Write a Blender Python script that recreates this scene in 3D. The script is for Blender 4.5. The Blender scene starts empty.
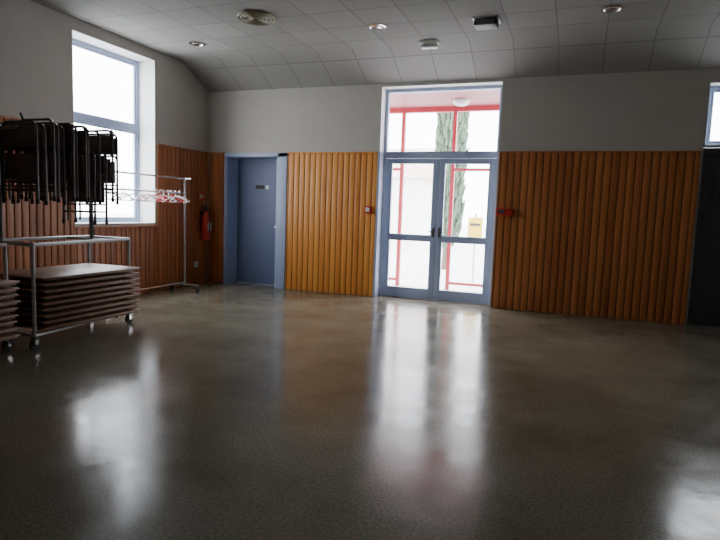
import bpy, bmesh, math, random
from mathutils import Vector, Matrix
random.seed(4)
# ---------------------------------------------------------------- dimensions
XL, YB, ZW, ZC, YF = -6.545, 9.16, 3.546, 3.914, 8.41
XR, YR = 5.2, -3.6
ZP = 2.42
# ---------------------------------------------------------------- materials
def new_mat(name):
    m = bpy.data.materials.new(name); m.use_nodes = True
    nt = m.node_tree; b = nt.nodes["Principled BSDF"]
    return m, nt, b
def simple(name, col, rough=0.5, metal=0.0, var=0.06, scale=8.0, bump=0.0, spec=0.5):
    m, nt, b = new_mat(name)
    tc = nt.nodes.new("ShaderNodeTexCoord"); n = nt.nodes.new("ShaderNodeTexNoise")
    n.inputs["Scale"].default_value = scale; n.inputs["Detail"].default_value = 4
    r = nt.nodes.new("ShaderNodeValToRGB")
    r.color_ramp.elements[0].position = 0.3; r.color_ramp.elements[1].position = 0.7
    r.color_ramp.elements[0].color = [c*(1-var) for c in col]+[1]
    r.color_ramp.elements[1].color = [min(1, c*(1+var)) for c in col]+[1]
    nt.links.new(tc.outputs["Object"], n.inputs["Vector"])
    nt.links.new(n.outputs["Fac"], r.inputs["Fac"])
    nt.links.new(r.outputs["Color"], b.inputs["Base Color"])
    b.inputs["Roughness"].default_value = rough; b.inputs["Metallic"].default_value = metal
    b.inputs["Specular IOR Level"].default_value = spec
    if bump:
        bp = nt.nodes.new("ShaderNodeBump"); bp.inputs["Strength"].default_value = bump
        bp.inputs["Distance"].default_value = 0.01
        nt.links.new(n.outputs["Fac"], bp.inputs["Height"]); nt.links.new(bp.outputs["Normal"], b.inputs["Normal"])
    return m
def math_node(nt, op, a, b=None, c=None):
    n = nt.nodes.new("ShaderNodeMath"); n.operation = op
    for i, v in enumerate((a, b, c)):
        if v is None: continue
        if isinstance(v, (int, float)): n.inputs[i].default_value = v
        else: nt.links.new(v, n.inputs[i])
    return n.outputs[0]
PB = 0.105
def wood(name, c1, c2, axis, rough=.4):
    m, nt, b = new_mat(name)
    tc = nt.nodes.new("ShaderNodeTexCoord"); sx = nt.nodes.new("ShaderNodeSeparateXYZ")
    nt.links.new(tc.outputs["Object"], sx.inputs[0])
    idx = math_node(nt, "FLOOR", math_node(nt, "DIVIDE", sx.outputs[axis], PB))
    wn = nt.nodes.new("ShaderNodeTexWhiteNoise"); wn.noise_dimensions = '1D'; nt.links.new(idx, wn.inputs["W"])
    mp = nt.nodes.new("ShaderNodeMapping"); mp.inputs["Scale"].default_value = (22, 22, 1.6)
    nt.links.new(tc.outputs["Object"], mp.inputs["Vector"])
    add = nt.nodes.new("ShaderNodeVectorMath"); add.operation = 'ADD'
    sc = nt.nodes.new("ShaderNodeVectorMath"); sc.operation = 'SCALE'; sc.inputs["Scale"].default_value = 30
    nt.links.new(wn.outputs["Color"], sc.inputs[0]); nt.links.new(mp.outputs[0], add.inputs[0]); nt.links.new(sc.outputs[0], add.inputs[1])
    n = nt.nodes.new("ShaderNodeTexNoise"); n.inputs["Scale"].default_value = 1.0; n.inputs["Detail"].default_value = 5; n.inputs["Distortion"].default_value = .6
    nt.links.new(add.outputs[0], n.inputs["Vector"])
    f = math_node(nt, "ADD", math_node(nt, "MULTIPLY", n.outputs["Fac"], 0.7), math_node(nt, "MULTIPLY", wn.outputs["Value"], 0.35))
    r = nt.nodes.new("ShaderNodeValToRGB")
    r.color_ramp.elements[0].position = 0.25; r.color_ramp.elements[1].position = 0.8
    r.color_ramp.elements[0].color = c1+[1]; r.color_ramp.elements[1].color = c2+[1]
    nt.links.new(f, r.inputs["Fac"]); nt.links.new(r.outputs["Color"], b.inputs["Base Color"])
    b.inputs["Roughness"].default_value = rough
    return m
M = {}
M['wall'] = simple("wall_paint", (.50, .475, .435), .75, var=.03, scale=3, bump=.05)
M['reveal'] = simple("reveal_paint", (.80, .80, .79), .6, var=.02)
M['woodm'] = wood("pine_panel_middle_lit", [.62, .20, .035], [.90, .40, .08], 0)  # same pine as back panels, light on the middle stretch put into its colour
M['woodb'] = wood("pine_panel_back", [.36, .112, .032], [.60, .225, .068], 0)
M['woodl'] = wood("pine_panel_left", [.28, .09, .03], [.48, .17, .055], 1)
M['groove'] = simple("groove_dark", (.13, .042, .015), .7)
M['blue'] = simple("blue_paint", (.40, .48, .68), .4, var=.03)
M['blued'] = simple("blue_door_paint", (.15, .19, .32), .45, var=.05)
M['slate'] = simple("slate_door_paint", (.12, .125, .15), .45, var=.05)
M['red'] = simple("red_paint", (.52, .05, .07), .4)
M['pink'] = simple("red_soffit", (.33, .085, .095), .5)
M['redx'] = simple("signal_red", (.6, .03, .02), .35)
M['pinkp'] = simple("pink_plastic", (.75, .25, .30), .4)
M['white'] = simple("white_plastic", (.8, .8, .78), .4, var=.02)
M['metal'] = simple("grey_enamel_tube", (.50, .51, .50), .35, metal=.2)
M['chrome'] = simple("chrome", (.7, .7, .7), .22, metal=1.0)
M['dark'] = simple("dark_tube", (.15, .145, .145), .3, metal=.6)
M['seat'] = simple("dark_brown_seat", (.20, .155, .135), .35)
M['table'] = simple("brown_laminate", (.24, .13, .075), .42, var=.15, scale=5, spec=.3)
M['tedge'] = simple("brown_edge", (.14, .075, .048), .5)
M['rubber'] = simple("black_rubber", (.015, .015, .015), .6)
M['black'] = simple("black_plastic", (.02, .02, .02), .5)
M['beige'] = simple("beige_vent", (.42, .38, .27), .5)
M['yellow'] = simple("yellow_sign", (.85, .62, .06), .5)
M['ground'] = simple("pale_paving", (.72, .72, .70), .8, var=.05, scale=2)
M['bark'] = simple("bark", (.12, .09, .07), .9)
M['leaf'] = simple("cypress_green", (.09, .13, .085), .9, var=.4, scale=12, bump=1)
M['render'] = simple("pale_render", (.80, .79, .74), .8, var=.03)
M['roof'] = simple("pale_tiles", (.66, .50, .42), .8, var=.1)
# glass
m, nt, b = new_mat("window_glass"); nt.nodes.remove(b)
mx = nt.nodes.new("ShaderNodeMixShader"); tr = nt.nodes.new("ShaderNodeBsdfTransparent"); gl = nt.nodes.new("ShaderNodeBsdfGlossy")
tr.inputs[0].default_value = (.98, .985, 1, 1); gl.inputs["Roughness"].default_value = .02; mx.inputs[0].default_value = .06
nt.links.new(tr.outputs[0], mx.inputs[1]); nt.links.new(gl.outputs[0], mx.inputs[2])
nt.links.new(mx.outputs[0], nt.nodes["Material Output"].inputs[0]); M['glass'] = m
# floor : polished speckled screed
m, nt, b = new_mat("polished_floor")
tc = nt.nodes.new("ShaderNodeTexCoord")
def noise(s, d=4, rough=.5):
    n = nt.nodes.new("ShaderNodeTexNoise"); n.inputs["Scale"].default_value = s; n.inputs["Detail"].default_value = d
    n.inputs["Roughness"].default_value = rough
    nt.links.new(tc.outputs["Object"], n.inputs["Vector"]); return n.outputs["Fac"]
def ramp(f, p0, p1, c0, c1):
    r = nt.nodes.new("ShaderNodeValToRGB"); r.color_ramp.elements[0].position = p0; r.color_ramp.elements[1].position = p1
    r.color_ramp.elements[0].color = c0; r.color_ramp.elements[1].color = c1
    nt.links.new(f, r.inputs[0]); return r.outputs[0]
base = ramp(noise(1.1, 8, .62), .3, .7, (.165, .150, .105, 1), (.27, .248, .182, 1))
spk = ramp(noise(60, 5, .75), .35, .66, (.62, .62, .62, 1), (1.42, 1.40, 1.35, 1))
mm = nt.nodes.new("ShaderNodeMix"); mm.data_type = 'RGBA'; mm.blend_type = 'MULTIPLY'; mm.inputs[0].default_value = 1
nt.links.new(base, mm.inputs[6]); nt.links.new(spk, mm.inputs[7]); nt.links.new(mm.outputs[2], b.inputs["Base Color"])
nt.links.new(ramp(noise(2.2, 9, .7), .3, .7, (.11, .11, .11, 1), (.25, .25, .25, 1)), b.inputs["Roughness"])
bp = nt.nodes.new("ShaderNodeBump"); bp.inputs["Strength"].default_value = .12; bp.inputs["Distance"].default_value = .01
nt.links.new(noise(7, 4), bp.inputs["Height"]); nt.links.new(bp.outputs[0], b.inputs["Normal"])
b.inputs["Specular IOR Level"].default_value = .25
M['floor'] = m
# ceiling tiles
m, nt, b = new_mat("ceiling_tiles")
tc = nt.nodes.new("ShaderNodeTexCoord"); sx = nt.nodes.new("ShaderNodeSeparateXYZ"); nt.links.new(tc.outputs["Object"], sx.inputs[0])
def line(sock, off):
    fr = math_node(nt, "FRACT", math_node(nt, "DIVIDE", math_node(nt, "ADD", sock, off), 0.6))
    return math_node(nt, "LESS_THAN", math_node(nt, "ABSOLUTE", math_node(nt, "SUBTRACT", fr, .5)), .016)
ln = math_node(nt, "MAXIMUM", line(sx.outputs[0], 100.3), line(sx.outputs[1], 100.3-8.41+.0))
ix = math_node(nt, "FLOOR", math_node(nt, "DIVIDE", math_node(nt, "ADD", sx.outputs[0], 100.0), .6))
iy = math_node(nt, "FLOOR", math_node(nt, "DIVIDE", math_node(nt, "ADD", sx.outputs[1], 100.0-8.41), .6))
cb = nt.nodes.new("ShaderNodeCombineXYZ"); nt.links.new(ix, cb.inputs[0]); nt.links.new(iy, cb.inputs[1])
wn = nt.nodes.new("ShaderNodeTexWhiteNoise"); nt.links.new(cb.outputs[0], wn.inputs["Vector"])
tile = ramp(wn.outputs["Value"], 0, 1, (.30, .29, .268, 1), (.345, .335, .31, 1))
mm = nt.nodes.new("ShaderNodeMix"); mm.data_type = 'RGBA'; nt.links.new(ln, mm.inputs[0]); nt.links.new(tile, mm.inputs[6]); mm.inputs[7].default_value = (.225, .216, .20, 1)
nt.links.new(mm.outputs[2], b.inputs["Base Color"]); b.inputs["Roughness"].default_value = .8
M['ceil'] = m

# ---------------------------------------------------------------- mesh builder
class B:
    def __init__(s, name): s.name = name; s.bm = bmesh.new(); s.mats = []
    def mi(s, k):
        if k not in s.mats: s.mats.append(k)
        return s.mats.index(k)
    def _add(s, verts, faces, k, smooth=False):
        vs = [s.bm.verts.new(v) for v in verts]; i = s.mi(k)
        for f in faces:
            try:
                fc = s.bm.faces.new([vs[j] for j in f]); fc.material_index = i; fc.smooth = smooth
            except ValueError: pass
    def box(s, a, c, k, M4=None, bev=0.0):
        x0, y0, z0 = [min(p, q) for p, q in zip(a, c)]; x1, y1, z1 = [max(p, q) for p, q in zip(a, c)]
        t = bmesh.new()
        vs = [t.verts.new(v) for v in [(x0,y0,z0),(x1,y0,z0),(x1,y1,z0),(x0,y1,z0),(x0,y0,z1),(x1,y0,z1),(x1,y1,z1),(x0,y1,z1)]]
        for f in [(0,3,2,1),(4,5,6,7),(0,1,5,4),(1,2,6,5),(2,3,7,6),(3,0,4,7)]: t.faces.new([vs[j] for j in f])
        if bev: bmesh.ops.bevel(t, geom=t.edges[:], offset=bev, segments=2, affect='EDGES', profile=.5)
        t.verts.index_update()
        V = [(M4 @ v.co) if M4 else v.co.copy() for v in t.verts]
        s._add(V, [[v.index for v in f.verts] for f in t.faces], k); t.free()
    def path(s, pts, r, k, closed=False, n=8, caps=True):
        pts = [Vector(p) for p in pts]; N = len(pts); V = []; Fc = []
        rs = r if isinstance(r, (list, tuple)) else [r]*N
        up = None
        for i, p in enumerate(pts):
            if closed: t = (pts[(i+1) % N]-pts[i-1])
            else: t = pts[min(i+1, N-1)]-pts[max(i-1, 0)]
            t.normalize()
            if up is None:
                up = Vector((0,0,1)) if abs(t.z) < .9 else Vector((1,0,0))
            u = (up-t*up.dot(t)); 
            if u.length < 1e-4: u = t.orthogonal()
            u.normalize(); w = t.cross(u); up = u
            for j in range(n):
                a = 2*math.pi*j/n; V.append(p+(u*math.cos(a)+w*math.sin(a))*rs[i])
        for i in range(N if closed else N-1):
            for j in range(n):
                a = i*n+j; b_ = i*n+(j+1) % n; c = ((i+1) % N)*n+(j+1) % n; d = ((i+1) % N)*n+j
                Fc.append((a, b_, c, d))
        if not closed and caps: Fc.append(tuple(range(n-1, -1, -1))); Fc.append(tuple((N-1)*n+j for j in range(n)))
        s._add(V, Fc, k, True)
    def lathe(s, c, prof, k, axis='z', n=32):
        c = Vector(c); V = []; Fc = []
        for (r, h) in prof:
            for j in range(n):
                a = 2*math.pi*j/n
                v = Vector((r*math.cos(a), r*math.sin(a), h))
                if axis == 'x': v = Vector((v.z, v.x, v.y))
                if axis == 'y': v = Vector((v.x, v.z, v.y))
                V.append(c+v)
        for i in range(len(prof)-1):
            for j in range(n): Fc.append((i*n+j, i*n+(j+1) % n, (i+1)*n+(j+1) % n, (i+1)*n+j))
        Fc.append(tuple(range(n))); Fc.append(tuple((len(prof)-1)*n+j for j in range(n)))
        s._add(V, Fc, k, True)
    def done(s, loc=None, parent=None):
        bmesh.ops.recalc_face_normals(s.bm, faces=s.bm.faces)
        me = bpy.data.meshes.new(s.name); s.bm.to_mesh(me); s.bm.free()
        for k in s.mats: me.materials.append(M[k])
        o = bpy.data.objects.new(s.name, me); bpy.context.scene.collection.objects.link(o)
        try:
            me.set_sharp_from_angle(angle=math.radians(40))
        except Exception: pass
        if loc: o.location = loc
        if parent: o.parent = parent
        return o
# ---------------------------------------------------------------- shell
T = .38
o = B("floor"); o.box((XL-T, YR-T, -.15), (XR+T, YB+T, 0), 'floor'); o.done()
def wall_with_openings(name, axis, inner, outer, lo, hi, z1, ops, k='wall'):
    w = B(name); ops = sorted(ops); cur = lo
    def bx(a, b_, z0, z1_):
        if b_-a < 1e-4 or z1_-z0 < 1e-4: return
        if axis == 'x': w.box((a, inner, z0), (b_, outer, z1_), k)
        else: w.box((inner, a, z0), (outer, b_, z1_), k)
    for a, b_, z0, zz in ops:
        bx(cur, a, 0, z1); bx(a, b_, 0, z0); bx(a, b_, zz, z1); cur = b_
    bx(cur, hi, 0, z1)
    return w
DX0, DX1, DZ = -3.15, -1.20, 3.50
SX0, SX1, SZ = -6.13, -5.04, 2.38
RX0, RX1, RZ = 1.57, 3.45, 3.36
w = wall_with_openings("wall_back", 'x', YB, YB+T, XL-T, XR+T, 4.1, [(SX0, SX1, 0, SZ), (DX0, DX1, 0, DZ), (RX0, RX1, 0, RZ)]); w.done()
WY0, WY1, WZ0, WZ1 = 6.08, 7.72, 1.12, 3.76
w = wall_with_openings("wall_left", 'y', XL-T, XL, YR, YB, 4.1, [(WY0, WY1, WZ0, WZ1)]); w.done()
w = wall_with_openings("wall_right", 'y', XR, XR+T, YR, YB, 4.1, []); w.done()
w = wall_with_openings("wall_front", 'x', YR-T, YR, XL-T, XR+T, 4.1, []); w.done()
c = B("ceiling")
x0, x1 = XL, XR
prof = [(YR, ZC), (YF, ZC), (YB, ZW), (YB, ZW+.5), (YR, ZC+.3)]
V = [(x0, y, z) for y, z in prof]+[(x1, y, z) for y, z in prof]; n = 5
c._add(V, [tuple(range(n))[::-1], tuple(range(n, 2*n))]+[(i, (i+1) % n, n+(i+1) % n, n+i) for i in range(n)], 'ceil')
c.done()
# wainscot boards
def boards(name, axis, a, b_, face, k, z0=.004, z1=ZP):
    w = B(name); p = PB; i0 = math.floor(a/p)
    if axis == 'x': w.box((a, face, z0), (b_, face-.008, z1), 'groove')
    else: w.box((face, a, z0), (face+.008, b_, z1), 'groove')
    i = i0
    while i*p < b_:
        u0, u1 = max(a, i*p+.006), min(b_, (i+1)*p-.006)
        if u1-u0 > .01:
            if axis == 'x': w.box((u0, face-.008, z0), (u1, face-.022, z1), k, bev=.004)
            else: w.box((face+.008, u0, z0), (face+.022, u1, z1), k, bev=.004)
        i += 1
    if axis == 'x': w.box((a, face, z1), (b_, face-.034, z1+.022), k)
    else: w.box((face, a, z1), (face+.034, b_, z1+.022), k)
    return w.done()
G = .001
boards("trim_1", 'x', XL+.04, SX0-.035, YB-G, 'woodb')
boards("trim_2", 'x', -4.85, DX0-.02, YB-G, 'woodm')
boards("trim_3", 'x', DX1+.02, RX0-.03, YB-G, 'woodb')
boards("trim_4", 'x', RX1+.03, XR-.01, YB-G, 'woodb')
boards("trim_5", 'y', WY1+.03, YB-.04, XL+G, 'woodl')
boards("trim_6", 'y', WY0-.03, WY1+.03, XL+G, 'woodl', z1=WZ0-.05)
boards("trim_7", 'y', YR+.02, WY0-.03, XL+G, 'woodl')
def frame_rect(b, axis, plane, a0, a1, z0, z1, wd, dp, k):
    def bx(u0, u1, w0, w1):
        if axis == 'x': b.box((u0, plane, w0), (u1, plane+dp, w1), k)
        else: b.box((plane, u0, w0), (plane+dp, u1, w1), k)
    bx(a0, a0+wd, z0, z1); bx(a1-wd, a1, z0, z1); bx(a0+wd, a1-wd, z0, z0+wd); bx(a0+wd, a1-wd, z1-wd, z1)
def pane(b, axis, plane, a0, a1, z0, z1):
    if axis == 'x': b._add([(a0, plane, z0), (a1, plane, z0), (a1, plane, z1), (a0, plane, z1)], [(0,1,2,3)], 'glass')
    else: b._add([(plane, a0, z0), (plane, a1, z0), (plane, a1, z1), (plane, a0, z1)], [(0,1,2,3)], 'glass')
def window(name, axis, plane, a0, a1, z0, z1, dp, mid=None, inner=None):
    b = B(name); g = .004
    a0 += g; a1 -= g; z0 += g; z1 -= g
    frame_rect(b, axis, plane, a0, a1, z0, z1, .06, dp, 'blue')
    if mid:
        if axis == 'x': b.box((a0+.06, plane, mid-.045), (a1-.06, plane+dp, mid+.045), 'blue')
        else: b.box((plane, a0+.06, mid-.045), (plane+dp, a1-.06, mid+.045), 'blue')
        parts = [(z0+.06, mid-.045), (mid+.045, z1-.06)]
    else: parts = [(z0+.06, z1-.06)]
    for p0, p1 in parts:
        q = plane+dp*.25
        frame_rect(b, axis, q, a0+.06, a1-.06, p0, p1, .035, dp*.5, 'blue')
        pane(b, axis, plane+dp*.5, a0+.09, a1-.09, p0+.03, p1-.03)
    if inner is not None:
        t = .008
        for (u0, u1, w0, w1) in ((a0, a0+t, z0, z1), (a1-t, a1, z0, z1), (a0, a1, z1-t, z1), (a0, a1, z0, z0+t*2)):
            pl = plane+dp if (inner-plane) > 0 else plane
            if axis == 'x': b.box((u0, pl, w0), (u1, inner, w1), 'reveal')
            else: b.box((pl, u0, w0), (inner, u1, w1), 'reveal')
    return b.done()
window("window_1", 'y', XL-T+.0, WY0, WY1, WZ0, WZ1, .06, mid=2.66, inner=XL)
window("window_2", 'x', YB+.16, RX0, RX1, 2.50, RZ, .06, inner=YB)
# right dark double door below window_2
d = B("door_3")
d.box((RX0+.005, YB+.14, 2.40), (RX1-.005, YB+.22, 2.495), 'slate')
d.box((RX0+.005, YB+.16, .0), (RX0+.07, YB+.22, 2.40), 'slate'); d.box((RX1-.07, YB+.16, 0), (RX1-.005, YB+.22, 2.4), 'slate')
mid = (RX0+RX1)/2
d.box((RX0+.005, YB+.225, .0), (RX1-.005, YB+.24, 2.49), 'slate')
for a0, a1 in ((RX0+.075, mid-.004), (mid+.004, RX1-.075)):
    d.box((a0, YB+.17, .002), (a1, YB+.21, 2.395), 'slate')
    for z0, z1 in ((.15, 1.0), (1.15, 2.25)): frame_rect(d, 'x', YB+.158, a0+.12, a1-.12, z0, z1, .02, .012, 'slate')
d.path([(mid-.08, YB+.15, 1.05), (mid-.08, YB+.11, 1.05), (mid-.2, YB+.11, 1.05)], .01, 'chrome')
d.done()
# entrance glazed double door with transom
yd = YB+.20
d = B("door_1"); g = .004; a0, a1 = DX0+g, DX1-g
d.box((a0, yd, 0), (a0+.055, yd+.08, DZ-g), 'blue'); d.box((a1-.055, yd, 0), (a1, yd+.08, DZ-g), 'blue')
d.box((a0+.055, yd, DZ-.06), (a1-.055, yd+.08, DZ-g), 'blue'); d.box((a0+.055, yd, 2.36), (a1-.055, yd+.08, 2.47), 'blue')
d.box((a0+.05, yd+.0, .0), (a1-.05, yd+.08, .008), 'metal')
pane(d, 'x', yd+.04, a0+.05, a1-.05, 2.46, DZ-.05)
m_ = (a0+a1)/2
for s0, s1 in ((a0+.06, m_-.002), (m_+.002, a1-.06)):
    y0, y1 = yd+.012, yd+.062
    d.box((s0, y0, .01), (s0+.10, y1, 2.355), 'blue', bev=.004); d.box((s1-.10, y0, .01), (s1, y1, 2.355), 'blue', bev=.004)
    d.box((s0+.10, y0, .01), (s1-.10, y1, .18), 'blue'); d.box((s0+.10, y0, .98), (s1-.10, y1, 1.09), 'blue')
    d.box((s0+.10, y0, 2.27), (s1-.10, y1, 2.355), 'blue')
    pane(d, 'x', yd+.037, s0+.09, s1-.09, .17, .99); pane(d, 'x', yd+.037, s0+.09, s1-.09, 1.08, 2.28)
for sx_ in (-.05, .05):
    d.box((m_+sx_-.018, yd+.004, 1.06), (m_+sx_+.018, yd+.012, 1.22), 'dark')
    d.path([(m_+sx_, yd+.01, 1.15), (m_+sx_, yd-.045, 1.15), (m_+sx_*2.4, yd-.045, 1.15)], .009, 'dark')
for t0, t1 in (((DX0, YB, 0), (DX0+.006, yd, DZ)), ((DX1-.006, YB, 0), (DX1, yd, DZ)), ((DX0, YB, DZ-.006), (DX1, yd, DZ))): 
    d.box((t0[0], t0[1]+.001, t0[2]+.001), (t1[0], t1[1], t1[2]), 'reveal')
d.box((DX0-.018, YB-.03, 0), (DX0+.022, YB+.10, 2.45), 'blue')
d.done()
# small blue door in recess
d = B("door_2"); yl = YB+.34
d.box((SX0+.004, YB-.01, 0), (SX0+.02, yl+.04, SZ-.004), 'blue')
d.box((SX0+.02, YB-.01, SZ-.02), (SX1-.004, yl+.04, SZ-.004), 'blue')
d.box((SX1-.03, YB-.03, 0), (SX1-.004, yl+.04, SZ-.004), 'blue')
d.box((SX1-.004, YB-.035, 0), (SX1+.175, YB-.002, SZ+.05), 'blue', bev=.004)
d.box((SX0-.03, YB-.035, 0), (SX0+.006, YB-.003, SZ-.02), 'blue', bev=.004)
d.box((SX0-.03, YB-.035, SZ-.02), (SX1+.175, YB-.003, SZ+.05), 'blue', bev=.004)
d.box((SX0+.022, yl, .002), (SX1-.035, yl+.038, SZ-.02), 'blued')
d.box((SX0+.42, yl-.012, 1.80), (SX0+.60, yl-.002, 1.87), 'black')
d.box((SX0+.64, yl-.012, 1.80), (SX0+.70, yl-.002, 1.87), 'white')
d.box((SX1-.14, yl-.01, .98), (SX1-.10, yl, 1.2), 'chrome')
d.path([(SX1-.12, yl, 1.1), (SX1-.12, yl-.05, 1.1), (SX1-.24, yl-.05, 1.1)], .009, 'chrome')
d.done()
# ---------------------------------------------------------------- ceiling fixtures
v = B("round_ceiling_vent"); cx, cy = -4.06, 6.69
z = ZC-.001
for r in (.245, .20, .155, .11, .065):
    v.lathe((cx, cy, z), [(r, -.004), (r, -.03), (r-.008, -.045), (r-.014, -.03), (r-.014, -.004)], 'beige')
v.lathe((cx, cy, z), [(.24, 0), (.24, -.03), (.01, -.03)], 'dark')
v.done()
for x, y in ((-5.6, 7.54), (-2.67, 7.46), (.22, 7.52), (-4.2, 3.6), (-.9, 3.6)):
    v = B("recessed_downlight")
    v.lathe((x, y, z), [(.125, 0), (.125, -.012), (.10, -.02), (.09, -.012), (.085, 0)], 'chrome')
    v.lathe((x, y, z), [(.088, 0), (.088, -.003), (.01, -.004)], 'white')
    v.lathe((x, y, z), [(.05, -.004), (.055, -.02), (.03, -.03)], 'chrome'); v.done()
v = B("ceiling_projector_box"); v.box((-1.38, 7.46, ZC-.09), (-1.10, 7.70, ZC-.001), 'black', bev=.012)
v.box((-1.36, 7.452, ZC-.075), (-1.12, 7.46, ZC-.02), 'dark'); v.box((-1.40, 7.44, ZC-.012), (-1.08, 7.72, ZC-.001), 'metal'); v.done()
v = B("emergency_light"); v.box((-2.29, 8.22, ZC-.035), (-2.01, 8.36, ZC-.001), 'white', bev=.008); v.box((-2.27, 8.235, ZC-.10), (-2.03, 8.345, ZC-.035), 'white', bev=.02)
v.box((-2.22, 8.228, ZC-.085), (-2.08, 8.236, ZC-.045), 'metal'); v.done()
# ---------------------------------------------------------------- wall items
v = B("fire_alarm_call_point"); v.box((-3.36, YB-.075, 1.42), (-3.24, YB-.024, 1.54), 'redx', bev=.008); v.box((-3.335, YB-.08, 1.445), (-3.265, YB-.074, 1.515), 'white'); v.done()
v = B("alarm_sounder_box"); v.box((-1.18, YB-.09, 1.46), (-.92, YB-.024, 1.57), 'redx', bev=.012); v.box((-1.15, YB-.095, 1.49), (-1.05, YB-.089, 1.55), 'dark'); v.done()
v = B("wall_socket"); v.box((XL+.024, 8.72, .32), (XL+.045, 8.82, .42), 'white', bev=.004); v.lathe((XL+.045, 8.77, .37), [(.03, 0), (.03, .004), (.01, .004)], 'metal', axis='x', n=16); v.done()
e = B("fire_extinguisher"); ex, ey = XL+.135, 8.92
e.lathe((ex, ey, .82), [(.03, 0), (.078, .01), (.085, .03), (.085, .40), (.075, .45), (.045, .49), (.028, .51), (.028, .54)], 'redx', n=24)
e.lathe((ex, ey, 1.36), [(.03, 0), (.03, .05), (.015, .06)], 'black', n=16)
e.box((ex-.015, ey-.12, 1.41), (ex+.015, ey+.03, 1.43), 'black'); e.box((ex-.012, ey-.12, 1.45), (ex+.012, ey+.03, 1.465), 'black')
e.path([(ex+.03, ey, 1.38), (ex+.09, ey-.03, 1.38), (ex+.12, ey-.05, 1.25), (ex+.115, ey-.05, 1.05), (ex+.10, ey-.04, .92)], .012, 'black')
e.box((ex-.110, ey-.03, .95), (ex-.08, ey+.03, 1.35), 'black'); e.box((ex-.09, ey-.09, 1.15), (ex+.0, ey-.084, 1.18), 'black')
e.box((ex+.075, ey-.05, 1.0), (ex+.088, ey+.05, 1.14), 'white'); e.done()
v = B("extinguisher_sign"); v.box((XL+.024, 8.85, 1.55), (XL+.033, 8.99, 1.69), 'redx'); v.box((XL+.033, 8.87, 1.57), (XL+.035, 8.90, 1.67), 'white'); v.box((XL+.033, 8.92, 1.59), (XL+.035, 8.97, 1.65), 'white'); v.done()
# ---------------------------------------------------------------- chair (folded) geometry
def arc(cx, cz, r, a0, a1, y, n=6):
    return [(cx+r*math.cos(a0+(a1-a0)*i/n), y, cz+r*math.sin(a0+(a1-a0)*i/n)) for i in range(n+1)]
def folded_chair(b, x0, y, z0, w=.44, hgt=.84):
    r = .07; x1 = x0+w; zt = z0+hgt
    fr = [(x0, y, z0)]+arc(x0+r, zt-r, r, math.pi, math.pi/2, y)+arc(x1-r, zt-r, r, math.pi/2, 0, y)+[(x1, y, z0)]
    b.path(fr, .012, 'dark')
    y2 = y+.032
    fr = [(x0+.03, y2, z0+.02), (x0+.03, y2, zt-.32)]+arc(x0+.09, zt-.30, .06, math.pi, math.pi/2, y2)+arc(x1-.09, zt-.30, .06, math.pi/2, 0, y2)+[(x1-.03, y2, z0+.02)]
    b.path(fr, .011, 'dark')
    b.path([(x0, y, z0+.12), (x1, y, z0+.12)], .009, 'dark'); b.path([(x0+.03, y2, z0+.2), (x1-.03, y2, z0+.2)], .009, 'dark')
    b.box((x0+.013, y-.012, zt-.23), (x1-.013, y+.006, zt-.045), 'seat', bev=.005)
    b.box((x0+.045, y+.008, z0+.22), (x1-.045, y+.024, zt-.30), 'seat', bev=.005)
    for xx in (x0, x1): b.path([(xx, y, z0-.012), (xx, y, z0+.03)], .016, 'rubber')
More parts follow.
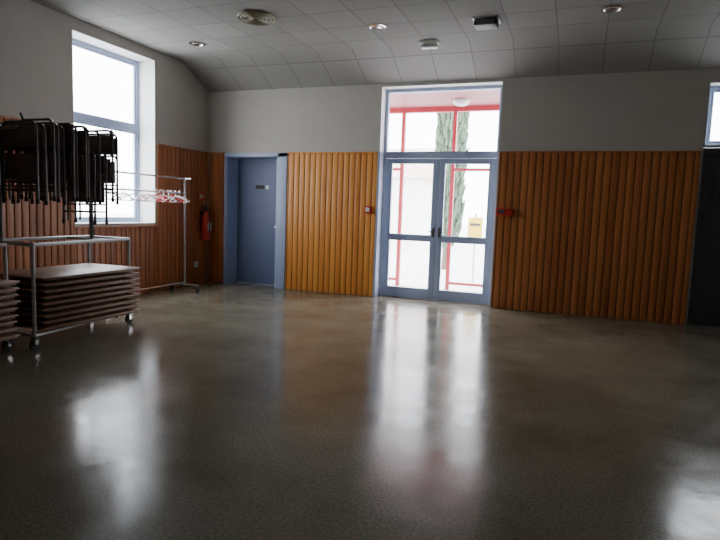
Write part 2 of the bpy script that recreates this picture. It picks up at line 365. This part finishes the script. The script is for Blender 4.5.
def cart(ys, ye, nch, dz, cy0, cy1):
    t = B("storage_trolley")
    A = [(-4.84, ys), (-5.0, ye), (-5.62, ye), (-5.62, ys)]
    for i in range(4):
        p, q = A[i], A[(i+1) % 4]; t.path([(p[0], p[1], 1.02), (q[0], q[1], 1.02)], .019, 'metal')
    for px, py in A:
        t.path([(px, py, .13), (px, py, 1.035)], .018, 'metal')
        t.path([(px, py, .13), (px, py, .10)], .03, 'dark')
        t.lathe((px-.016, py, .055), [(.02, 0), (.055, .003), (.055, .029), (.02, .032)], 'rubber', axis='x', n=20)
        t.box((px-.028, py-.02, .05), (px-.020, py+.02, .11), 'chrome'); t.box((px+.020, py-.02, .05), (px+.028, py+.02, .11), 'chrome')
        t.box((px-.028, py-.025, .10), (px+.028, py+.025, .115), 'chrome')
    for i in range(4):
        p, q = A[i], A[(i+1) % 4]; t.path([(p[0], p[1], .135), (q[0], q[1], .135)], .014, 'metal')
    for yy in (ys+.3, (ys+ye)/2, ye-.3): t.path([(-4.88, yy, .135), (-5.6, yy, .135)], .012, 'metal')
    zt = 2.10+dz
    for xx in (-5.0, -5.46):
        t.path([(xx, cy0, zt), (xx, cy1, zt)], .014, 'dark')
    for yy in (cy0, cy1):
        t.path([(-5.23, yy, 1.02), (-5.23, yy, zt)], .018, 'dark'); t.path([(-5.48, yy, zt), (-4.98, yy, zt)], .014, 'dark')
        t.path([(-4.84-(.1 if yy > ys+.5 else 0), yy, 1.02), (-5.62, yy, 1.02)], .016, 'metal')
        t.path([(-4.98, yy, zt), (-4.93, yy, zt+.04), (-4.90, yy, zt+.10), (-4.93, yy, zt+.15)], .012, 'dark')
    t.done()
    c = B("folding_chair_row")
    L = cy1-.05-cy0-.04
    for i in range(nch):
        yy = cy0+.05+L*i/(nch-1)*.96; j = random.uniform(-.03, .03)
        zb = 1.42+dz+j - (.22 if i in (nch-3, nch-5) else 0)
        folded_chair(c, -5.21+random.uniform(-.03, .03), yy, zb+.02, hgt=.76)
        if i % 2 == 0: folded_chair(c, -5.69+random.uniform(-.02, .02), yy, 1.44+dz+random.uniform(-.03, .03), hgt=.76)
    c.done()
    s = B("folded_table_stack")
    z0 = .155; nl = 9; sp = .062
    for i in range(nl):
        zz = z0+i*sp; jx = random.uniform(-.015, .015); jy = random.uniform(-.022, .022)
        xa, xb, ya, yb = -5.585+jx, -4.775+jx, ys+.05, ye-.04+jy
        s.box((xa, ya, zz+.032), (xb, yb, zz+.050), 'table', None, bev=.008)
        s.box((xa+.03, yb-.035, zz), (xb-.05, yb-.004, zz+.036), 'tedge', None, bev=.010)
        s.box((xb-.028, ya+.03, zz+.016), (xb-.008, yb-.03, zz+.036), 'tedge', None, bev=.006)
        s.box((xa, ya+.03, zz+.010), (xa+.02, yb-.03, zz+.036), 'tedge', None, bev=.006)
        for yy in (ya+.15, yb-.15): s.path([(xa+.06, yy, zz+.016), (xb-.04, yy, zz+.016)], .011, 'dark')
    s.done()
cart(4.0, 5.43, 14, 0.0, 3.98, 5.10)
cart(2.42, 3.84, 14, .12, 2.5, 3.72)
# ---------------------------------------------------------------- clothes rack
r = B("clothes_rack"); ya, yb, xr = 5.9, 7.88, -6.08
r.path([(xr, ya, 1.88), (xr, yb, 1.88)], .013, 'chrome'); r.path([(xr, ya, 1.64), (xr, yb, 1.64)], .012, 'chrome')
r.path([(xr, ya, .16), (xr, yb, .16)], .013, 'chrome')
for yy in (ya, yb):
    r.path([(xr, yy, .13), (xr, yy, 1.9)], .016, 'chrome'); r.path([(-6.36, yy, .13), (-5.8, yy, .13)], .015, 'chrome')
    r.path([(-6.2, yy, 1.88), (-5.96, yy, 1.88)], .011, 'chrome')
    for xx in (-6.34, -5.82):
        r.path([(xx, yy, .13), (xx, yy, .08)], .012, 'dark'); r.lathe((xx-.012, yy, .045), [(.015, 0), (.045, .002), (.045, .022), (.015, .024)], 'rubber', axis='x', n=18)
r.done()
hg = B("coat_hanger_row")
for i in range(18):
    yy = 6.2+i*.090+random.uniform(-.02, .02); k = ['chrome', 'white', 'chrome', 'white', 'dark'][i % 5] if i not in (9, 11, 12, 14, 15) else ('redx' if i % 2 else 'pinkp')
    ang = random.uniform(-.7, .7); ca, sa = math.cos(ang), math.sin(ang)
    def P(u, zz): return (xr+u*ca, yy+u*sa, zz)
    zt = 1.652
    hook = [P(-.022, zt-.004), P(-.02, zt+.012), P(0, zt+.022), P(.018, zt+.012), P(.014, zt-.012), P(0, zt-.03), P(0, zt-.06)]
    hg.path(hook, .003, 'chrome', n=6)
    hg.path([P(0, zt-.06), P(.10, zt-.09), P(.20, zt-.145), P(.19, zt-.16), P(-.19, zt-.16), P(-.20, zt-.145), P(-.10, zt-.09), P(0, zt-.06)], .009 if k != 'chrome' else .003, k, n=6)
hg.done()
# ---------------------------------------------------------------- exterior
g = B("ground"); g.box((-60, -30, -.30), (60, 90, -.16), 'ground'); g.done()
p = B("entrance_porch"); py = 10.9; pz = 3.47
p.box((-4.6, YB+T+.01, pz), (-.1, py+.1, pz+.12), 'pink'); p.box((-4.6, py, pz-.09), (-.1, py+.1, pz), 'red')
p.box((-4.6, YB+T+.01, -.155), (-.1, py+.1, -.01), 'ground')
for xx in (-4.55, -3.28, -2.27, -1.24, -.2):
    p.box((xx-.035, py+.01, -.01), (xx+.035, py+.08, pz-.09), 'red')
for zz in (.12, .95, 2.3):
    p.box((-4.55, py+.02, zz-.025), (-3.28, py+.07, zz+.025), 'red')
    p.box((-2.27, py+.02, zz-.025), (-.2, py+.07, zz+.025), 'red')
for xx in (-4.57, -.13):
    for yy in (9.7, 10.3): p.box((xx-.03, yy-.03, -.01), (xx+.03, yy+.03, pz), 'red')
    for zz in (.12, 1.0, 2.3): p.box((xx-.02, 9.6, zz-.03), (xx+.02, py, zz+.03), 'red')
p.done()
l = B("porch_ceiling_lamp"); l.lathe((-2.05, 10.3, pz-.002), [(.15, 0), (.15, -.03), (.13, -.07), (.07, -.10), (.01, -.11)], 'white'); l.lathe((-2.05, 10.3, pz-.001), [(.165, 0), (.165, -.02), (.15, -.022)], 'metal'); l.done()
t = B("cypress_tree"); tx, ty = -3.5, 16.5
t.path([(tx, ty, -.16), (tx+.02, ty, 1.0), (tx, ty, 2.5)], [.13, .10, .06], 'bark')
pr = [(.05, .35), (.28, .7), (.36, 1.6), (.38, 3.0), (.36, 4.6), (.3, 6.2), (.18, 7.6), (.03, 8.6)]
t.lathe((tx, ty, 0), [(r*.85, h) for r, h in pr], 'leaf', n=28)
for i in range(1200):
    zz = random.uniform(.5, 8.3)
    for (r0, h0), (r1, h1) in zip(pr, pr[1:]):
        if h0 <= zz <= h1: rr = r0+(r1-r0)*(zz-h0)/(h1-h0)
    a = random.uniform(0, 6.283); rr *= random.uniform(.75, 1.1)
    p0 = Vector((tx+rr*math.cos(a), ty+rr*math.sin(a), zz)); q = p0+Vector((.09*math.cos(a), .09*math.sin(a), .30))
    t.path([p0, (p0+q)/2, q], [.05, .04, .004], 'leaf', n=5)
t.done()
s = B("yellow_notice_board"); sx_, sy_ = -2.22, 13.6
s.path([(sx_, sy_, -.16), (sx_, sy_, 1.5)], .025, 'metal'); s.box((sx_-.17, sy_-.04, .85), (sx_+.17, sy_-.02, 1.4), 'yellow', bev=.005); s.box((sx_-.12, sy_-.045, 1.2), (sx_+.12, sy_-.04, 1.26), 'dark'); s.done()
h_ = B("neighbouring_house"); hx0, hx1, hy0, hy1 = -16, -6.5, 24, 31
h_.box((hx0, hy0, -.16), (hx1, hy1, 3.0), 'render')
h_._add([(hx0-.4, hy0-.4, 2.95), (hx1+.4, hy0-.4, 2.95), (hx1+.4, hy1+.4, 2.95), (hx0-.4, hy1+.4, 2.95), (hx0-.4, (hy0+hy1)/2, 4.6), (hx1+.4, (hy0+hy1)/2, 4.6)], [(0,1,5,4), (2,3,4,5), (1,2,5), (3,0,4), (3,2,1,0)], 'roof')
for wx in (-14, -11, -8.2):
    h_.box((wx-.5, hy0-.03, .9), (wx+.5, hy0, 2.1), 'metal')
h_.done()
# ---------------------------------------------------------------- light
wd = bpy.data.worlds.new("overcast_sky"); bpy.context.scene.world = wd; wd.use_nodes = True
nt = wd.node_tree; bg = nt.nodes["Background"]
tc = nt.nodes.new("ShaderNodeTexCoord"); sx = nt.nodes.new("ShaderNodeSeparateXYZ"); nt.links.new(tc.outputs["Generated"], sx.inputs[0])
rp = nt.nodes.new("ShaderNodeValToRGB"); rp.color_ramp.elements[0].position = .0; rp.color_ramp.elements[0].color = (.97, .98, 1, 1)
rp.color_ramp.elements[1].position = .8; rp.color_ramp.elements[1].color = (.86, .92, 1, 1)
nt.links.new(sx.outputs[2], rp.inputs[0]); nt.links.new(rp.outputs[0], bg.inputs[0]); bg.inputs[1].default_value = 15.0
def portal(name, loc, rot, sx, sy):
    l = bpy.data.lights.new(name, 'AREA'); l.shape = 'RECTANGLE'; l.size = sx; l.size_y = sy; l.cycles.is_portal = True
    o = bpy.data.objects.new(name, l); o.location = loc; o.rotation_euler = rot; bpy.context.scene.collection.objects.link(o)
H = math.pi/2
portal("sky_portal_entrance", ((DX0+DX1)/2, YB+T+.005, DZ/2), (-H, 0, 0), DX1-DX0, DZ)
portal("sky_portal_high", ((RX0+RX1)/2, YB+T+.02, 2.93), (-H, 0, 0), RX1-RX0, .9)
portal("sky_portal_left", (XL-T-.02, (WY0+WY1)/2, (WZ0+WZ1)/2), (0, -H, 0), WZ1-WZ0, WY1-WY0)
# ---------------------------------------------------------------- camera
f, pi_, ya_, ro = 571.51, .1025, .35775, .03505
F = Vector((-math.sin(ya_)*math.cos(pi_), math.cos(ya_)*math.cos(pi_), -math.sin(pi_)))
R = Vector((math.cos(ya_), math.sin(ya_), 0)); U = R.cross(F)
R2 = R*math.cos(ro)+U*math.sin(ro); U2 = -R*math.sin(ro)+U*math.cos(ro)
cd = bpy.data.cameras.new("camera"); cd.sensor_width = 36; cd.lens = f/720*36; cd.clip_start = .05; cd.clip_end = 300
co = bpy.data.objects.new("camera", cd); bpy.context.scene.collection.objects.link(co)
mt = Matrix((R2, U2, -F)).transposed().to_4x4(); mt.translation = Vector((0, 0, 1.45)); co.matrix_world = mt
bpy.context.scene.camera = co
